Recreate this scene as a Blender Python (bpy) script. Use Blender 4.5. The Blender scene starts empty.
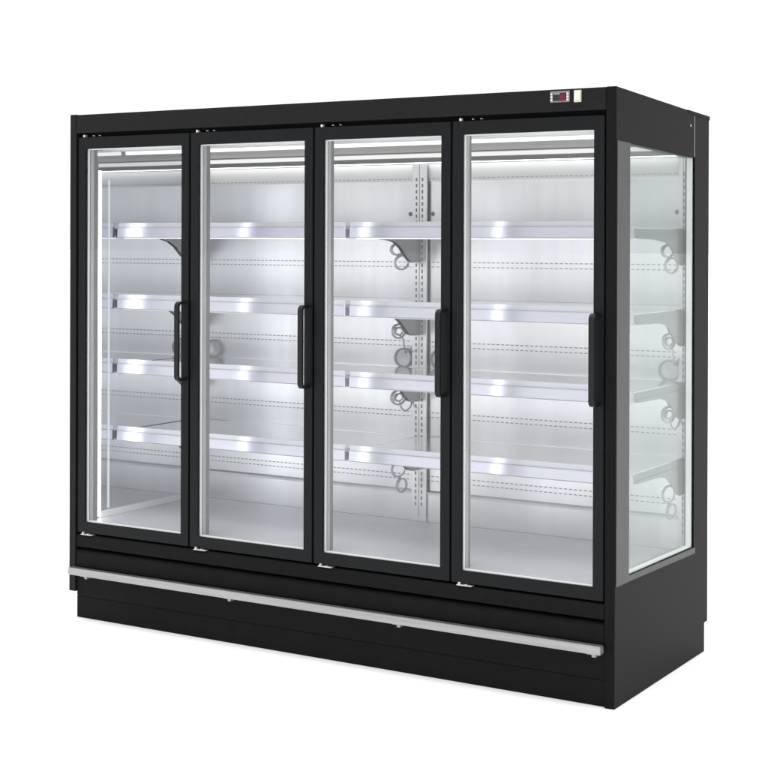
import bpy, bmesh, math, random
from mathutils import Vector, Matrix
random.seed(7)
sc = bpy.context.scene
COL = sc.collection

# ------------------------------------------------------------------ materials
def new_mat(name):
    m = bpy.data.materials.new(name); m.use_nodes = True
    nt = m.node_tree; nt.nodes.clear()
    out = nt.nodes.new('ShaderNodeOutputMaterial')
    return m, nt, out

def pbr(name, col, rough=0.5, metal=0.0, spec=0.5, aniso=0.0, noise=None, bump=None, coat=0.0, rvar=0.0):
    m, nt, out = new_mat(name)
    b = nt.nodes.new('ShaderNodeBsdfPrincipled')
    b.inputs['Base Color'].default_value = (*col, 1)
    b.inputs['Roughness'].default_value = rough
    b.inputs['Metallic'].default_value = metal
    b.inputs['Specular IOR Level'].default_value = spec
    b.inputs['Coat Weight'].default_value = coat
    nt.links.new(b.outputs[0], out.inputs[0])
    tc = nt.nodes.new('ShaderNodeTexCoord')
    if aniso:
        b.inputs['Anisotropic'].default_value = aniso
        t = nt.nodes.new('ShaderNodeTangent'); t.direction_type = 'RADIAL'; t.axis = 'Z'
        nt.links.new(t.outputs[0], b.inputs['Tangent'])
    def tex(scale3, nscale, det=4):
        mp = nt.nodes.new('ShaderNodeMapping'); mp.inputs['Scale'].default_value = scale3
        n = nt.nodes.new('ShaderNodeTexNoise'); n.inputs['Scale'].default_value = nscale
        n.inputs['Detail'].default_value = det
        nt.links.new(tc.outputs['Object'], mp.inputs[0]); nt.links.new(mp.outputs[0], n.inputs[0])
        return n
    if noise:
        sc3, ns, amt = noise
        n = tex(sc3, ns)
        mr = nt.nodes.new('ShaderNodeMapRange')
        mr.inputs['To Min'].default_value = 1 - amt; mr.inputs['To Max'].default_value = 1 + amt
        mr.inputs['From Min'].default_value = 0.3; mr.inputs['From Max'].default_value = 0.7
        nt.links.new(n.outputs['Fac'], mr.inputs['Value'])
        mx = nt.nodes.new('ShaderNodeVectorMath'); mx.operation = 'SCALE'
        mx.inputs[0].default_value = col
        nt.links.new(mr.outputs[0], mx.inputs['Scale'])
        nt.links.new(mx.outputs[0], b.inputs['Base Color'])
        if rvar:
            m2 = nt.nodes.new('ShaderNodeMapRange')
            m2.inputs['From Min'].default_value = 0.3; m2.inputs['From Max'].default_value = 0.7
            m2.inputs['To Min'].default_value = rough - rvar; m2.inputs['To Max'].default_value = rough + rvar
            n3 = tex((1, 1, .7), 3.0)
            nt.links.new(n3.outputs['Fac'], m2.inputs['Value'])
            nt.links.new(m2.outputs[0], b.inputs['Roughness'])
    if bump:
        sc3, ns, st, dist = bump
        n2 = tex(sc3, ns, 2)
        bp = nt.nodes.new('ShaderNodeBump'); bp.inputs['Strength'].default_value = st
        bp.inputs['Distance'].default_value = dist
        nt.links.new(n2.outputs['Fac'], bp.inputs['Height'])
        nt.links.new(bp.outputs[0], b.inputs['Normal'])
    return m

def emis(name, col, s):
    m, nt, out = new_mat(name)
    e = nt.nodes.new('ShaderNodeEmission'); e.inputs[0].default_value = (*col, 1); e.inputs[1].default_value = s
    nt.links.new(e.outputs[0], out.inputs[0]); return m

def glass(name, tint, f0=.03, k=.8, rough=0.0, gcol=(1, 1, 1)):
    """thin pane: transparent mixed with a mirror reflection by Schlick's law (same on both faces)"""
    m, nt, out = new_mat(name)
    tr = nt.nodes.new('ShaderNodeBsdfTransparent'); tr.inputs[0].default_value = (*tint, 1)
    gl = nt.nodes.new('ShaderNodeBsdfGlossy'); gl.inputs['Roughness'].default_value = rough
    gl.inputs[0].default_value = (*gcol, 1)
    ge = nt.nodes.new('ShaderNodeNewGeometry')
    d = nt.nodes.new('ShaderNodeVectorMath'); d.operation = 'DOT_PRODUCT'
    nt.links.new(ge.outputs['Incoming'], d.inputs[0]); nt.links.new(ge.outputs['Normal'], d.inputs[1])
    def mth(op, a, b=None):
        n = nt.nodes.new('ShaderNodeMath'); n.operation = op
        for q, v in enumerate((a, b)):
            if v is None: continue
            if isinstance(v, (int, float)): n.inputs[q].default_value = v
            else: nt.links.new(v, n.inputs[q])
        return n.outputs[0]
    a = mth('ABSOLUTE', d.outputs['Value']); c = mth('POWER', mth('SUBTRACT', 1.0, a), 5.0)
    fr = mth('ADD', mth('MULTIPLY', c, k), f0)
    mx = nt.nodes.new('ShaderNodeMixShader')
    nt.links.new(fr, mx.inputs[0]); nt.links.new(tr.outputs[0], mx.inputs[1]); nt.links.new(gl.outputs[0], mx.inputs[2])
    nt.links.new(mx.outputs[0], out.inputs[0]); return m

BLK = (0.0080, 0.0079, 0.0078)
M = {
 'black': pbr('black_powder_coat', BLK, .45, 0, .13, noise=((1, 1, 1), 40, .12), bump=((1, 1, 1), 900, .12, .0004), rvar=.05),
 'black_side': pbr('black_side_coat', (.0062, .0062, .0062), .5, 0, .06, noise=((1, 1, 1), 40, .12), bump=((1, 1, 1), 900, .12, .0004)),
 'black_low': pbr('black_kick_panel_coat', (.005, .005, .005), .5, 0, .08, noise=((1, 1, 1), 30, .15), bump=((1, 1, 1), 900, .12, .0004), rvar=.05),
 'door': pbr('black_door_profile', (.0052, .0060, .0068), .40, 0, .14, noise=((1, 1, 1), 30, .1), rvar=.05),
 'winframe': pbr('dark_satin_profile', (.045, .047, .048), .45, .2, .35, noise=((1, 1, .3), 20, .1)),
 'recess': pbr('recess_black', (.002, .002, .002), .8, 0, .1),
 'steel': pbr('brushed_steel_wall', (.745, .745, .76), .31, .90, .5, aniso=.0, noise=((9, 3, .5), 2.0, .035), bump=((3.2, 1, .8), 1.5, .16, .006), rvar=.02),
 'deck': pbr('steel_shelf_deck', (.82, .82, .84), .2, .9, .5, noise=((.3, 3, 3), 12, .03)),
 'floor': pbr('steel_floor_deck', (.72, .72, .75), .42, .6, .5, noise=((.6, .6, 3), 6, .05)),
 'grey': pbr('grey_bracket_steel', (.32, .32, .33), .4, .5, .5),
 'ceil': pbr('ceiling_sheet', (.36, .355, .35), .35, .7, .5, noise=((.3, 3, 3), 6, .05)),
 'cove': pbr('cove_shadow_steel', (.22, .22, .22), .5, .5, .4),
 'white': pbr('white_coated_profile', (.80, .80, .80), .4, 0, .5),
 'rail': pbr('price_rail_aluminium', (.52, .52, .59), .28, .6, .5, noise=((.2, 3, 3), 10, .03), bump=((.4, 1, 3), 60, .05, .0004)),
 'lip': pbr('rail_lip_plastic', (.55, .55, .61), .25, .4, .6),
 'spacer': pbr('bright_spacer', (.90, .90, .89), .35, .1, .5),
 'mull': pbr('mullion_grey_plastic', (.24, .24, .243), .4, .2, .5, noise=((1, 1, .2), 14, .08)),
 'alu': pbr('brushed_bumper_aluminium', (.33, .33, .325), .32, .8, .5, noise=((.15, 6, 6), 18, .09), bump=((.1, 5, 5), 60, .1, .0005)),
 'mirror': pbr('mirror_for_end_glass', (.66, .68, .71), .03, 1.0, .5),
 'slot': pbr('slot_dark', (.30, .30, .31), .7, 0, .2),
 'lou': pbr('louvre_lit_lip', (.85, .85, .86), .3, .6, .5),
 'clearp': pbr('frosted_cable_plastic', (.70, .70, .71), .25, .2, .6),
 'cable': pbr('grey_cable', (.52, .52, .54), .3, .2, .6),
 'portw': pbr('port_wall_plastic', (.50, .50, .52), .4, .3, .5),
 'ring': pbr('port_ring_plastic', (.66, .66, .68), .3, .3, .6),
 'zinc': pbr('zinc_hinge', (.62, .61, .58), .35, .4, .6),
 'bezel': pbr('controller_bezel', (.17, .17, .17), .4, .2, .5),
 'screen': pbr('controller_screen', (.01, .01, .012), .15, 0, .5),
 'beige': pbr('beige_rocker', (.62, .60, .50), .4, 0, .5),
 'handle': pbr('black_handle', (.008, .009, .010), .4, 0, .2),
 'red': emis('red_digits', (.75, .05, .10), .6),
 'glassd': glass('door_glass', (.985, .99, .99), .026, .7),
 'glasse': glass('end_glass', (.915, .933, .928), .025, .4),
 'led': emis('led_diffuser', (.93, .955, 1.0), 6.4),
 'led_s': emis('shelf_led', (.92, .95, 1.0), 1.0),
 'led_t': emis('canopy_lamp', (1, .99, .97), 1.3),
 'jamb': pbr('pale_inner_jamb', (.48, .48, .485), .3, .2, .5),
 'led_u': emis('upper_shelf_led', (.94, .96, 1.0), 2.6),
 'wash': emis('header_fill_strip', (1, .99, .97), 4.0),
 'led_c': emis('cove_lamp', (1, .99, .97), .95),
 'trim_glow': emis('edge_glow_paint', (.84, .92, 1), .75),
 'hdr': pbr('header_painted_light', (.90, .90, .91), .45, 0, .4),
 'slot2': pbr('slot_soft', (.30, .30, .31), .6, .2, .3),
}

# ------------------------------------------------------------------ mesh helpers
def quadbox(bm, x0, x1, y0, y1, z0, z1):
    """z0 / z1 may be a number or (front, back) pair for faces that slope with depth"""
    za = z0 if isinstance(z0, tuple) else (z0, z0)
    zb = z1 if isinstance(z1, tuple) else (z1, z1)
    v = [bm.verts.new(p) for p in ((x0, y0, za[0]), (x1, y0, za[0]), (x1, y1, za[1]), (x0, y1, za[1]),
                                   (x0, y0, zb[0]), (x1, y0, zb[0]), (x1, y1, zb[1]), (x0, y1, zb[1]))]
    for f in ((0, 3, 2, 1), (4, 5, 6, 7), (0, 1, 5, 4), (1, 2, 6, 5), (2, 3, 7, 6), (3, 0, 4, 7)):
        bm.faces.new([v[i] for i in f])

def prism(bm, poly, axis, a, b):
    """poly in the other two axes, extruded a..b along axis"""
    def P(u, w, t):
        return {'x': (t, u, w), 'y': (u, t, w), 'z': (u, w, t)}[axis]
    A = [bm.verts.new(P(u, w, a)) for u, w in poly]; B = [bm.verts.new(P(u, w, b)) for u, w in poly]
    n = len(poly)
    bm.faces.new(A); bm.faces.new(B[::-1])
    for i in range(n):
        bm.faces.new([A[i], B[i], B[(i + 1) % n], A[(i + 1) % n]])

def tube(bm, pts, r, seg=8, closed=False):
    pts = [Vector(p) for p in pts]; rings = []; n = len(pts)
    up = Vector((.123, .2, .97)).normalized()
    for i, p in enumerate(pts):
        a = pts[(i - 1) % n] if (i or closed) else p; b = pts[(i + 1) % n] if (i < n - 1 or closed) else p
        t = (b - a).normalized(); s = t.cross(up)
        if s.length < .05: s = t.cross(Vector((1, 0, 0)))
        s.normalize(); u = s.cross(t)
        rings.append([bm.verts.new(p + s * r * math.cos(k * 2 * math.pi / seg) + u * r * math.sin(k * 2 * math.pi / seg)) for k in range(seg)])
    m = n if closed else n - 1
    for i in range(m):
        A, B = rings[i], rings[(i + 1) % n]
        for k in range(seg): bm.faces.new([A[k], A[(k + 1) % seg], B[(k + 1) % seg], B[k]])
    if not closed: bm.faces.new(rings[0][::-1]); bm.faces.new(rings[-1])

def obj(name, build, mat, parent=None, bevel=0.0, smooth=False, seg=2):
    bm = bmesh.new(); build(bm)
    bmesh.ops.recalc_face_normals(bm, faces=bm.faces[:])
    if bevel:
        bmesh.ops.bevel(bm, geom=bm.edges[:], offset=bevel, segments=seg, affect='EDGES', clamp_overlap=True)
    me = bpy.data.meshes.new(name); bm.to_mesh(me); bm.free()
    if smooth:
        for p in me.polygons: p.use_smooth = True
    me.materials.append(M[mat])
    o = bpy.data.objects.new(name, me); COL.objects.link(o)
    if parent: o.parent = parent
    return o

def box(name, x0, x1, y0, y1, z0, z1, mat, parent=None, bevel=0.0):
    return obj(name, lambda bm: quadbox(bm, x0, x1, y0, y1, z0, z1), mat, parent, bevel)

def empty(name, parent=None, loc=(0, 0, 0)):
    o = bpy.data.objects.new(name, None); o.location = loc; o.empty_display_size = .1
    COL.objects.link(o)
    if parent: o.parent = parent
    return o

def children(o): return [c for c in bpy.data.objects if c.parent == o]
def copy_tree(o, parent, dx=0, dy=0, dz=0):
    c = o.copy(); COL.objects.link(c); c.parent = parent
    c.location = Vector(o.location) + Vector((dx, dy, dz))
    for ch in children(o):
        d = ch.copy(); COL.objects.link(d); d.parent = c
    return c

# ------------------------------------------------------------------ dimensions (metres)
W, D, H, HB = 2.3975, 0.885, 2.05, 2.011
YP = -0.006
P, B0 = 0.5803, 0.0385           # door pitch, first mullion centre
BW = 0.79                        # back wall
ZF = 0.385                       # floor deck
def topz(y): return H + (HB - H) * (y - YP) / (D - YP)

F = empty('display_refrigerator')
F['label'] = 'black four-door glass display refrigerator with white-lit empty shelves'
F['category'] = 'refrigerator'
F['kind'] = 'thing'

# ------------------------------------------------------------------ carcass
can = obj('canopy', lambda bm: quadbox(bm, .0355, 2.3615, YP, .10, (1.974, 1.974), (H - .001, topz(.10) - .001)), 'black', F, .0015)
obj('roof_panel', lambda bm: quadbox(bm, .0355, 2.3615, .1005, .80, (1.95, 1.945), (topz(.1) - .002, topz(.8) - .002)), 'black', F)
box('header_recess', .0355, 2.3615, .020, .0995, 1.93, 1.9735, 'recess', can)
# left end panel
le = obj('end_panel', lambda bm: prism(bm, [(YP, .106), (.885, .106), (.885, HB), (YP, H + .001)], 'x', 0, .035), 'black', F, .0015)
box('end_glass_mirror', .0352, .0385, .06, BW - .002, ZF + .001, 1.93, 'mirror', le)  # mirror standing in for the end glass and its strong reflection
box('skirting', .0386, .046, .135, BW - .002, ZF + .001, ZF + .026, 'white', le)
box('edge_glow_strip', .0386, .0410, .183, .192, ZF + .035, 1.79, 'trim_glow', le)  # glowing strip stands in for LED light caught on the end wall
# right end panel (frame round the side window)
X0, X1 = 2.362, W
def rp(bm):
    wy0, wy1 = .1106, .735
    zb0, zb1, zt0, zt1 = .4205, .411, 1.869, 1.849
    o = [(YP, 0), (.854, 0), (.854, .1065), (.887, .1065), (.887, HB), (YP, H)]
    i = [(wy0, zb0), (wy1, zb1), (wy1, zt1), (wy0, zt0)]
    A, Bq = {}, {}
    for S, X in ((A, X0), (Bq, X1)):
        S['o'] = [bm.verts.new((X, y, z)) for y, z in o]; S['i'] = [bm.verts.new((X, y, z)) for y, z in i]
        O, I = S['o'], S['i']
        bm.faces.new([O[0], O[5], I[3], I[0]]); bm.faces.new([O[0], O[1], O[2], O[3], I[1], I[0]])
        bm.faces.new([O[3], O[4], I[2], I[1]]); bm.faces.new([O[4], O[5], I[3], I[2]])
    for q, cnt in (('o', 6), ('i', 4)):
        for k in range(cnt):
            n = (k + 1) % cnt
            bm.faces.new([A[q][k], A[q][n], Bq[q][n], Bq[q][k]])
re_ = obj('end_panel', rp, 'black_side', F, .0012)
def wf(bm):
    a, b = W + .0002, W + .0022
    prism(bm, [(.002, .401), (.1100, .400), (.1100, 1.869), (.002, 1.872)], 'x', a, b)
    prism(bm, [(.1102, .4005), (.745, .387), (.745, .409), (.1102, .420)], 'x', a, b)
obj('window_frame', wf, 'winframe', re_)
obj('glass_pane', lambda bm: prism(bm, [(.1106, .4205), (.735, .411), (.735, 1.849), (.1106, 1.869)], 'x', X1 - .008, X1 - .004), 'glasse', re_)
def sp(bm):
    a, b = X1 - .026, X1 - .009
    prism(bm, [(.1106, .4205), (.735, .411), (.735, .4175), (.1106, .427)], 'x', a, b)
    prism(bm, [(.719, .418), (.735, .418), (.735, 1.8485), (.719, 1.849)], 'x', a, b)
obj('window_spacer', sp, 'spacer', re_)
obj('inner_glass', lambda bm: prism(bm, [(.1106, .4205), (.735, .411), (.735, 1.849), (.1106, 1.869)], 'x', X0 + .003, X0 + .006), 'glasse', re_)
box('screw', W + .0001, W + .003, .683, .690, 1.962, 1.970, 'zinc', re_, .001)
# rear corner post and back
box('seam_strip', W + .0001, W + .0012, .7265, .7305, 1.853, 2.004, 'grey', re_)
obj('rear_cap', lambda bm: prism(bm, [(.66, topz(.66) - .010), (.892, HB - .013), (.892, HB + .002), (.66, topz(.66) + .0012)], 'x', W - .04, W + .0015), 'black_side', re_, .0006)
box('rear_skin', .0355, 2.3615, .86, .884, .02, 2.0, 'black', F)
box('side_lining', 2.3585, 2.3615, .74, BW + .02, ZF, 1.93, 'grey', re_)

# ------------------------------------------------------------------ lower front
box('plinth', .033, 2.3615, .006, .84, 0.0, .088, 'black_low', F, .0015)
def lowpan(bm):
    # kick panel with a soft outward lip
    prism(bm, [(.002, .089), (.05, .089), (.05, .205), (.002, .205)], 'x', .0355, 2.3612)
obj('kick_panel', lowpan, 'black_low', F, .0025)
obj('bumper_panel', lambda bm: prism(bm, [(-.004, .207), (.05, .207), (.05, .281), (.012, .281), (-.004, .271)], 'x', .0355, 2.3612), 'black_low', F, .003)
obj('sill_panel', lambda bm: prism(bm, [(-.002, .289), (.05, .289), (.05, .341), (.004, .341), (-.002, .335)], 'x', .0355, 2.3612), 'black_low', F, .003)
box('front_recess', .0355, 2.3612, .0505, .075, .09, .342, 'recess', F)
def railb(bm):
    quadbox(bm, .025, 2.362, -.040, -.012, .1805, .2095)
rail = obj('bumper_rail', railb, 'alu', F, .0016)
box('end_cap', 2.3621, 2.3635, -.036, -.016, .1845, .2055, 'cove', rail, .0005)
for x in (.10, .825, 1.575, 2.325):
    def clip(bm, x=x):
        quadbox(bm, x - .018, x + .018, -.030, -.012, .1765, .1795)
        quadbox(bm, x - .001, x + .014, -.024, .0015, .167, .1765)
    obj('rail_clip', clip, 'grey', rail, .0008)

# ------------------------------------------------------------------ controller
cx0, cx1 = 2.160, 2.232
ctl = box('controller', cx0, cx1, YP - .004, YP - .0005, 2.005, 2.043, 'bezel', F, .001)
box('screen', cx0 + .011, cx1 - .013, YP - .0052, YP - .0041, 2.010, 2.036, 'screen', ctl)
for zz in (2.009, 2.019, 2.029):
    for xx in (cx0 + .002, cx1 - .011):
        box('button', xx, xx + .0075, YP - .006, YP - .0041, zz, zz + .0075, 'zinc', ctl, .0005)
box('indicator_row', cx0 + .014, cx0 + .036, YP - .0058, YP - .0053, 2.0325, 2.0345, 'zinc', ctl)
SEG = {'3': 'abcdg', '8': 'abcdefg'}
def digit(ch, x, z, w=.0095, h=.017, t=.0024):
    def b(bm):
        y0, y1 = YP - .0062, YP - .0054
        for s in SEG[ch]:
            q = {'a': (0, w, h - t, h), 'g': (0, w, h / 2 - t / 2, h / 2 + t / 2), 'd': (0, w, 0, t),
                 'b': (w - t, w, h / 2, h), 'c': (w - t, w, 0, h / 2), 'f': (0, t, h / 2, h), 'e': (0, t, 0, h / 2)}[s]
            quadbox(bm, x + q[0], x + q[1], y0, y1, z + q[2], z + q[3])
    return obj('digit', b, 'red', ctl)
digit('3', cx0 + .033, 2.0125); digit('8', cx0 + .0455, 2.0125)
sw = box('rocker_switch', 2.2465, 2.2735, YP - .003, YP - .0005, 2.003, 2.043, 'zinc', F, .001)
obj('rocker', lambda bm: prism(bm, [(YP - .0031, 2.007), (YP - .010, 2.009), (YP - .0055, 2.023), (YP - .0065, 2.039), (YP - .0031, 2.039)], 'x', 2.250, 2.270), 'beige', sw, .0006)

# ------------------------------------------------------------------ doors
ZT, ZB = 1.9096, .3927
DZ0, DZ1 = .349, 1.957
def make_door():
    d = empty('door', F, (0, 0, 0))
    ox0, ox1 = .0400, .6135; gx0, gx1 = .082, .5747
    def ring(bm, o, i, y0, y1):
        O = [(o[0], o[2]), (o[1], o[2]), (o[1], o[3]), (o[0], o[3])]; I = [(i[0], i[2]), (i[1], i[2]), (i[1], i[3]), (i[0], i[3])]
        r = {}
        for s, y in (('a', y0), ('b', y1)):
            r['O' + s] = [bm.verts.new((x, y, z)) for x, z in O]; r['I' + s] = [bm.verts.new((x, y, z)) for x, z in I]
        for k in range(4):
            n = (k + 1) % 4
            for s in 'ab': bm.faces.new([r['O' + s][k], r['O' + s][n], r['I' + s][n], r['I' + s][k]])
            for q in 'OI': bm.faces.new([r[q + 'a'][k], r[q + 'a'][n], r[q + 'b'][n], r[q + 'b'][k]])
    obj('frame', lambda bm: ring(bm, (ox0, ox1, DZ0, DZ1), (gx0, gx1, ZB, ZT), 0, .010), 'door', d, .0015)
    obj('inner_frame', lambda bm: ring(bm, (ox0 + .002, ox1 - .002, DZ0 + .002, DZ1 - .002), (gx0 + .001, gx1 - .001, ZB + .001, ZT - .001), .027, .046), 'jamb', d)
    obj('frame_side', lambda bm: ring(bm, (ox0 + .001, ox1 - .001, DZ0 + .001, DZ1 - .001), (gx0 - .012, gx1 + .012, ZB - .012, ZT + .012), .0102, .0268), 'door', d)
    obj('spacer', lambda bm: ring(bm, (gx0 - .010, gx1 + .010, ZB - .010, ZT + .010), (gx0 + .0038, gx1 - .0008, ZB + .005, ZT - .004), .0125, .018), 'spacer', d)
    obj('glass_pane', lambda bm: (quadbox(bm, gx0 + .0005, gx1 - .0005, .004, .008, ZB + .0005, ZT - .0005)), 'glassd', d)
    # D handle
    hx0, hx1 = .577, .599; z0, z1 = .993, 1.301; r = .020
    def hb(bm):
        yo, t = -.046, .010
        out = []; inn = []
        def arc(cy, cz, a0, a1, rr, n=6):
            return [(cy + rr * math.cos(math.radians(a0 + (a1 - a0) * k / n)), cz + rr * math.sin(math.radians(a0 + (a1 - a0) * k / n))) for k in range(n + 1)]
        out = [(0, z0)] + arc(yo + r, z0 + r, 270, 180, r) + arc(yo + r, z1 - r, 180, 90, r) + [(0, z1)]
        inn = [(0, z1 - t)] + arc(yo + r, z1 - r, 90, 180, r - t) + arc(yo + r, z0 + r, 180, 270, r - t) + [(0, z0 + t)]
        L = out + inn[::1]
        n = len(out)
        inn2 = inn[::-1]
        for X, fl in ((hx0, 1), (hx1, 0)): pass
        A = [[bm.verts.new((X, y, z)) for y, z in out] for X in (hx0, hx1)]
        Bv = [[bm.verts.new((X, y, z)) for y, z in inn2] for X in (hx0, hx1)]
        for k in range(n - 1):
            bm.faces.new([A[0][k], A[0][k + 1], A[1][k + 1], A[1][k]])
            bm.faces.new([Bv[0][k], Bv[1][k], Bv[1][k + 1], Bv[0][k + 1]])
            for s in (0, 1): bm.faces.new([A[s][k], A[s][k + 1], Bv[s][k + 1], Bv[s][k]])
        for k in (0, n - 1): bm.faces.new([A[0][k], A[1][k], Bv[1][k], Bv[0][k]])
    obj('handle', hb, 'handle', d, .002)
    def th(bm):
        quadbox(bm, .069, .0775, -.004, .012, 1.9575, 1.9665)
    obj('hinge', th, 'zinc', d, .0006)
    box('hinge_screw', .118, .1215, -.001, .012, 1.9605, 1.9640, 'zinc', d, .0005)
    box('hinge_screw', .150, .156, -.001, .012, 1.9612, 1.9635, 'zinc', d, .0005)
    def bh(bm):
        quadbox(bm, .066, .125, -.010, .014, .3415, .3440)
        quadbox(bm, .0715, .078, -.008, .004, .3440, .3520)
        quadbox(bm, .098, .1045, -.008, .004, .3440, .3470)
    obj('hinge', bh, 'zinc', d, .0005)
    return d
d0 = make_door()
for i in range(1, 4):
    copy_tree(d0, F, dx=P * i)

# ------------------------------------------------------------------ mullions with vertical lamps
def make_mull():
    m = empty('mullion', F)
    obj('post', lambda bm: quadbox(bm, B0 - .031, B0 + .031, .050, .088, .386, 1.925), 'mull', m, .002)
    obj('led_strip', lambda bm: quadbox(bm, B0 - .009, B0 + .009, .0935, .106, .58, 1.80), 'led', m)
    obj('lamp_housing', lambda bm: quadbox(bm, B0 - .010, B0 + .010, .0881, .0934, .42, 1.83), 'white', m)
    return m
m1 = make_mull(); m1.location.x = P
for i in (2, 3): copy_tree(m1, F, dx=P * (i - 1))
me_ = empty('mullion', F)
obj('post', lambda bm: quadbox(bm, .0387, .067, .050, .086, .386, 1.925), 'mull', me_, .002)
obj('led_strip', lambda bm: quadbox(bm, .044, .0645, .092, .113, .40, 1.825), 'led', me_)
obj('lamp_housing', lambda bm: quadbox(bm, .043, .066, .0865, .0918, .3865, 1.865), 'grey', me_)
me2 = empty('mullion', F)
obj('post', lambda bm: quadbox(bm, 2.328, 2.358, .050, .086, .386, 1.925), 'mull', me2, .002)
obj('led_strip', lambda bm: quadbox(bm, 2.336, 2.352, .092, .108, .58, 1.80), 'led', me2)

# ------------------------------------------------------------------ interior back
ROWS = [1.797, 1.4525, 1.125, .834, .572]
def back_panel(xa, xb):
    bp = obj('back_panel', lambda bm: prism(bm, [(BW, .513), (BW + .016, .513), (BW + .016, 1.857), (BW, 1.857)], 'x', xa, xb), 'steel', F)
    box('header_strip', xa, xb, BW - .0005, BW - .0001, 1.7865, 1.8568, 'hdr', bp)  # pale colour stands in for light falling on the wall top
    lp = obj('lower_back_panel', lambda bm: prism(bm, [(BW - .010, ZF), (BW + .012, ZF), (BW + .012, .512), (BW - .001, .512), (BW - .010, .500)], 'x', xa, xb), 'steel', F, .0015)
    for z in ROWS:
        def slots(bm):
            x = xa + .03
            while x < xb - .04:
                o = 0
                prism(bm, [(BW - .0008 + o, z - .0018), (BW + .004, z - .0018), (BW + .004, z + .0018), (BW - .0003 + o, z + .0018)], 'x', x, x + .013); x += .0213
        obj('vent_slot_row', slots, 'slot', bp)
        def lou(bm):
            x = xa + .03
            while x < xb - .04:
                quadbox(bm, x, x + .0125, BW - .0008, BW - .0001, z - .0212, z - .0178)
                x += .0213
        obj('louvre_row', lou, 'lou' if z > 1.7 else 'slot2', bp)  # top row whitened: light catching the lips is put into the colour
    for z in (.735, 1.30):
        box('panel_seam', xa + .002, xb - .002, BW - .0007, BW - .0001, z, z + .0014, 'grey', bp)
    box('ledge_highlight', xa + .001, xb - .001, BW - .0115, BW - .0102, .4995, .507, 'white', lp)  # white strip paints the highlight along the ledge bevel
    def port(x):
        n = 40; z = 1.055
        def b(bm):
            R1, R2 = .041, .033
            rr = [(R1, BW - .0002), (R1 + .001, BW - .018), (R1 - .003, BW - .024), (R2 + .003, BW - .022), (R2, BW - .012)]
            rings = [[bm.verts.new((x + r * math.cos(2 * math.pi * k / n), y, z + r * math.sin(2 * math.pi * k / n))) for k in range(n)] for r, y in rr]
            for a, c in zip(rings, rings[1:]):
                for k in range(n): bm.faces.new([a[k], a[(k + 1) % n], c[(k + 1) % n], c[k]])
        obj('cable_port', b, 'portw', bp, smooth=True)
        def cpv(bm):
            rr = [(.0329, BW - .0135), (.027, BW - .0145), (.018, BW - .009), (.0005, BW - .0065)]
            rings = [[bm.verts.new((x + r * math.cos(2 * math.pi * k / n), y, z + r * math.sin(2 * math.pi * k / n))) for k in range(n)] for r, y in rr]
            for a, c in zip(rings, rings[1:]):
                for k in range(n): bm.faces.new([a[k], a[(k + 1) % n], c[(k + 1) % n], c[k]])
        obj('port_cover', cpv, 'ring', bp, smooth=True)
    port(xa + .095); port(xb - .075)
    for x in (xa + .055, xb - .050):
        def h(bm, x=x):
            n = 20
            v = [bm.verts.new((x + .009 * math.cos(2 * math.pi * k / n), BW - .0012, 1.651 + .009 * math.sin(2 * math.pi * k / n))) for k in range(n)]
            w = [bm.verts.new((q.co.x, BW - .0001, q.co.z)) for q in v]
            bm.faces.new(v); bm.faces.new(w[::-1])
            for k in range(n): bm.faces.new([v[k], w[k], w[(k + 1) % n], v[(k + 1) % n]])
        obj('plug', h, 'cove', bp)
back_panel(.0386, 1.198); back_panel(1.2, 2.3583)

def upright(xa, xb, cols):
    u = obj('upright', lambda bm: quadbox(bm, xa, xb, BW - .020, BW - .0115, ZF + .001, 1.857), 'steel', F, .0012)
    for c in cols:
        def s(bm):
            z = .45
            while z < 1.80:
                quadbox(bm, c - .0035, c + .0035, BW - .0212, BW - .0201, z, z + .0145); z += .0252
        obj('bracket_slots', s, 'slot', u)
    def e(bm):
        for x in (xa - .002, xb - .002): quadbox(bm, x, x + .004, BW - .0112, BW - .0105, ZF + .02, 1.85)
        quadbox(bm, (xa + xb) / 2 - .001, (xa + xb) / 2 + .001, BW - .0208, BW - .0201, ZF + .02, 1.855)
    obj('upright_fold', e, 'cove', u)
upright(1.168, 1.237, (1.188, 1.216))
upright(.040, .075, (.060,))
upright(2.322, 2.3575, (2.342,))

# ------------------------------------------------------------------ interior top and floor
cl = obj('ceiling_panel', lambda bm: prism(bm, [(.05, 1.926), (.05, 1.944), (BW, 1.940), (BW, 1.905), (.70, 1.908)], 'x', .0387, 2.3583), 'ceil', F)
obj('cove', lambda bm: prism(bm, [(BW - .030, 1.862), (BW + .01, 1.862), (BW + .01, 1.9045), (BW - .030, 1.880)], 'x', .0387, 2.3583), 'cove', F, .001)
box('cove_strip', .0387, 2.3583, BW - .033, BW + .005, 1.8815, 1.8975, 'led_c', F)
box('header_fill_strip', .08, 2.32, BW - .026, BW - .014, 1.8588, 1.8618, 'wash', F)  # added glow strip that brightens the header wall below
obj('canopy_lamp', lambda bm: quadbox(bm, .055, 2.34, .27, .285, 1.899, 1.913), 'led_t', F, .002)
box('honeycomb_outlet', .0387, 2.3583, .14, .22, 1.910, 1.9255, 'white', F, .002)
fd = box('floor_deck', .0387, 2.3583, .048, BW - .0105, ZF - .012, ZF, 'floor', F, .001)
box('well_base', .0355, 2.3615, .076, .8595, .0885, .372, 'black', F)

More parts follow.
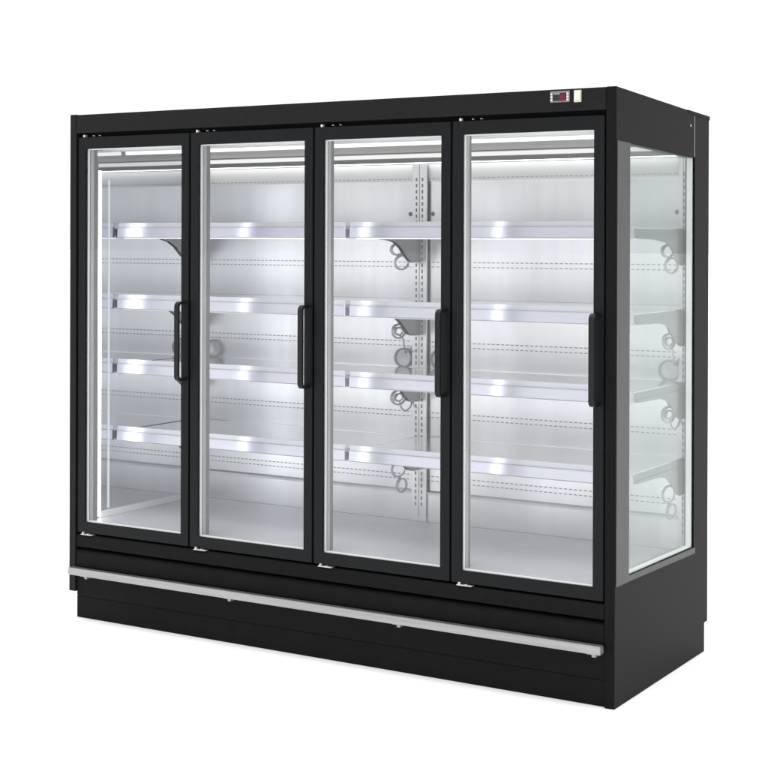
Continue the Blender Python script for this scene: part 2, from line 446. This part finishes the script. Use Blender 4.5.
# ------------------------------------------------------------------ shelves
ZS = [1.591, 1.292, 1.021, .739]
def arc_pts(cx, cy, r, a0, a1, n=10):
    return [(cx + r * math.cos(math.radians(a0 + (a1 - a0) * k / n)), cy + r * math.sin(math.radians(a0 + (a1 - a0) * k / n))) for k in range(n + 1)]
def make_shelf(xa, xb, z):
    s = obj('shelf', lambda bm: (quadbox(bm, xa - (.0085 if xa > 1 else 0), xb + (.0085 if xb < 2 else 0), .241, BW - .022, z - .006, z - .003),
                                 quadbox(bm, xa, xb, .241, .244, z - .034, z - .0061)), 'deck', F)
    for x in (xa, xb - .002):
        box('side_flange', x, x + .002, .2441, BW - .022, z - .040, z - .0061, 'grey', s)
    box('end_clip', xb - .0005, xb + .004, .222, .262, z - .041, z + .006, 'lip', s, .001)
    obj('price_rail', lambda bm: prism(bm, [(.2405, z - .042), (.2285, z - .042), (.2245, z - .038), (.2262, z - .001), (.2405, z - .001)], 'x', xa + .001, xb - .001), 'rail', s, .0008)
    obj('rail_lip', lambda bm: prism(bm, [(.236, z + .0002), (.231, z + .0002), (.2335, z + .020), (.236, z + .0205)], 'x', xa + .001, xb - .001), 'lip', s, .0005)
    obj('shadow_joint', lambda bm: quadbox(bm, xa + .001, xb - .001, .2268, .2306, z - .0006, z + .0012), 'grey', s)
    obj('led_strip', lambda bm: quadbox(bm, xa + .02, xb - .02, .246, .262, z - .0445, z - .036), 'led_u' if z > 1.5 else 'led_s', s)
    for x in (xa - .003, xb + .001):
        zz = z - .036
        poly = [(.300, zz + .004), (.300, zz - .006), (.52, zz - .010), (.575, zz - .022)]
        poly += [(y, q) for y, q in [(.62, zz - .045), (.655, zz - .075), (.685, zz - .096), (.72, zz - .104), (BW - .021, zz - .104)]]
        poly += [(BW - .021, zz + .004)]
        obj('bracket', lambda bm: prism(bm, poly, 'x', x, x + .002), 'grey', s)
    return s
def loop(c, ry, rz, n=22, turns=1.0, drift=0.0, a0=90):
    """coil lying roughly in the bracket's plane (y-z), drifting a little in x"""
    return [(c[0] + .25 * ry * math.cos(math.radians(a0) + 2 * math.pi * k / n) + drift * k / n,
             c[1] + ry * math.cos(math.radians(a0) + 2 * math.pi * k / n),
             c[2] + rz * math.sin(math.radians(a0) + 2 * math.pi * k / n)) for k in range(int(n * turns) + 1)]
def cable(s, x, z, kind):
    y = .665
    def b(bm):
        top = [(x, .50, z - .043), (x, .56, z - .047), (x, .62, z - .052)]
        if kind == 0:
            p = top + loop((x, y - .012, z - .086), .034, .022, turns=2.5, drift=-.004) + loop((x - .006, y + .018, z - .140), .036, .028, turns=2.2, drift=.004)
        elif kind == 1:
            p = top + loop((x, y, z - .120), .036, .028, turns=2.2, drift=-.004) + loop((x - .006, y, z - .120), .021, .015, turns=1.5, drift=.004) + [(x, y + .03, z - .155), (x, y + .04, z - .190), (x - .01, y + .065, z - .212), (x - .01, y + .10, z - .205), (x, y + .115, z - .17)]
        elif kind == 2:
            p = top + loop((x, y, z - .118), .038, .029, turns=2.4, drift=-.004) + loop((x - .006, y, z - .118), .022, .015, turns=1.5, drift=.004) + [(x, y + .02, z - .165), (x, y + .05, z - .178), (x, y + .09, z - .165), (x, y + .11, z - .13)]
        else:
            p = top + loop((x, y, z - .128), .036, .030, turns=1.6, drift=-.004, a0=60) + loop((x - .004, y + .02, z - .196), .026, .028, turns=2.3, drift=.004)
        tube(bm, p, .0034, 7)
    obj('coiled_cable', b, 'cable', s, smooth=True)
for k, z in enumerate(ZS):
    for (xa, xb) in ((.050, 1.1895), (1.2085, 2.348)):
        s = make_shelf(xa, xb, z)
        cable(s, xb - .018, z, k)

# ------------------------------------------------------------------ setting
bm = bmesh.new(); bmesh.ops.create_grid(bm, x_segments=4, y_segments=4, size=200)
me = bpy.data.meshes.new('ground'); bm.to_mesh(me); bm.free()
M['ground'] = pbr('white_studio_floor', (.85, .85, .85), .7, 0, .2, noise=((1, 1, 1), 2, .004))
me.materials.append(M['ground'])
g = bpy.data.objects.new('ground', me); COL.objects.link(g); g['kind'] = 'structure'; g['label'] = 'plain white studio floor under the refrigerator'; g['category'] = 'ground'
g.location = (0, 0, -.0005)

w = bpy.data.worlds.new('World'); sc.world = w; w.use_nodes = True
nt = w.node_tree; bgn = nt.nodes['Background']
tc = nt.nodes.new('ShaderNodeTexCoord'); dt = nt.nodes.new('ShaderNodeVectorMath'); dt.operation = 'DOT_PRODUCT'
dt.inputs[1].default_value = (-.30, .954, 0)
mr = nt.nodes.new('ShaderNodeMapRange'); mr.interpolation_type = 'SMOOTHSTEP'
mr.inputs['From Min'].default_value = -.1; mr.inputs['From Max'].default_value = .55
mr.inputs['To Min'].default_value = .97; mr.inputs['To Max'].default_value = 1.10
nt.links.new(tc.outputs['Generated'], dt.inputs[0]); nt.links.new(dt.outputs['Value'], mr.inputs['Value'])
# added overhead brightness in the world, to whiten the floor
sx_ = nt.nodes.new('ShaderNodeSeparateXYZ'); nt.links.new(tc.outputs['Generated'], sx_.inputs[0])
m2 = nt.nodes.new('ShaderNodeMapRange'); m2.interpolation_type = 'SMOOTHSTEP'
m2.inputs['From Min'].default_value = .6; m2.inputs['From Max'].default_value = .95
m2.inputs['To Min'].default_value = 0; m2.inputs['To Max'].default_value = 2.7
nt.links.new(sx_.outputs['Z'], m2.inputs['Value'])
ad = nt.nodes.new('ShaderNodeMath'); nt.links.new(mr.outputs[0], ad.inputs[0]); nt.links.new(m2.outputs[0], ad.inputs[1])
bgn.inputs[0].default_value = (1, 1, 1, 1)
nt.links.new(ad.outputs[0], bgn.inputs[1])

def area(name, loc, target, size, power, col=(1, 1, 1)):
    l = bpy.data.lights.new(name, 'AREA'); l.shape = 'RECTANGLE'; l.size, l.size_y = size; l.energy = power; l.color = col
    o = bpy.data.objects.new(name, l); COL.objects.link(o); o.location = loc
    o.rotation_euler = (Vector(target) - Vector(loc)).to_track_quat('-Z', 'Y').to_euler()
    return o
area('overhead_fill', (1.6, -1.5, 6.0), (1.6, -1.5, 0), (8, 8), 120)  # added fill from above, keeps the ground white

# ------------------------------------------------------------------ camera
C = dict(cx=4.3879, cy=-4.7264, cz=1.5362, yaw=.5459, pitch=-.002, roll=.0031, f=1543.27, sx=3.5312, sy=-139.186)
cam = bpy.data.cameras.new('camera'); co = bpy.data.objects.new('camera', cam); COL.objects.link(co)
sy, cy_ = math.sin(C['yaw']), math.cos(C['yaw']); sp_, cp = math.sin(C['pitch']), math.cos(C['pitch'])
f = Vector((-sy * cp, cy_ * cp, sp_)); r = Vector((cy_, sy, 0)); u = r.cross(f)
cr, sr = math.cos(C['roll']), math.sin(C['roll'])
r2 = cr * r + sr * u; u2 = -sr * r + cr * u
mt = Matrix((( r2.x, u2.x, -f.x, C['cx']), (r2.y, u2.y, -f.y, C['cy']), (r2.z, u2.z, -f.z, C['cz']), (0, 0, 0, 1)))
co.matrix_world = mt
cam.sensor_width = 36; cam.lens = C['f'] / 768 * 36; cam.shift_x = -C['sx'] / 768; cam.shift_y = C['sy'] / 768
cam.clip_start = .05; cam.clip_end = 1000
sc.camera = co

sc.render.engine = 'CYCLES'
sc.cycles.use_denoising = True
sc.cycles.max_bounces = 12; sc.cycles.transparent_max_bounces = 24
sc.cycles.glossy_bounces = 6; sc.cycles.diffuse_bounces = 5
sc.cycles.caustics_reflective = True
sc.cycles.sample_clamp_indirect = 6
sc.view_settings.view_transform = 'Standard'; sc.view_settings.look = 'None'
sc.view_settings.exposure = 0; sc.view_settings.gamma = 1
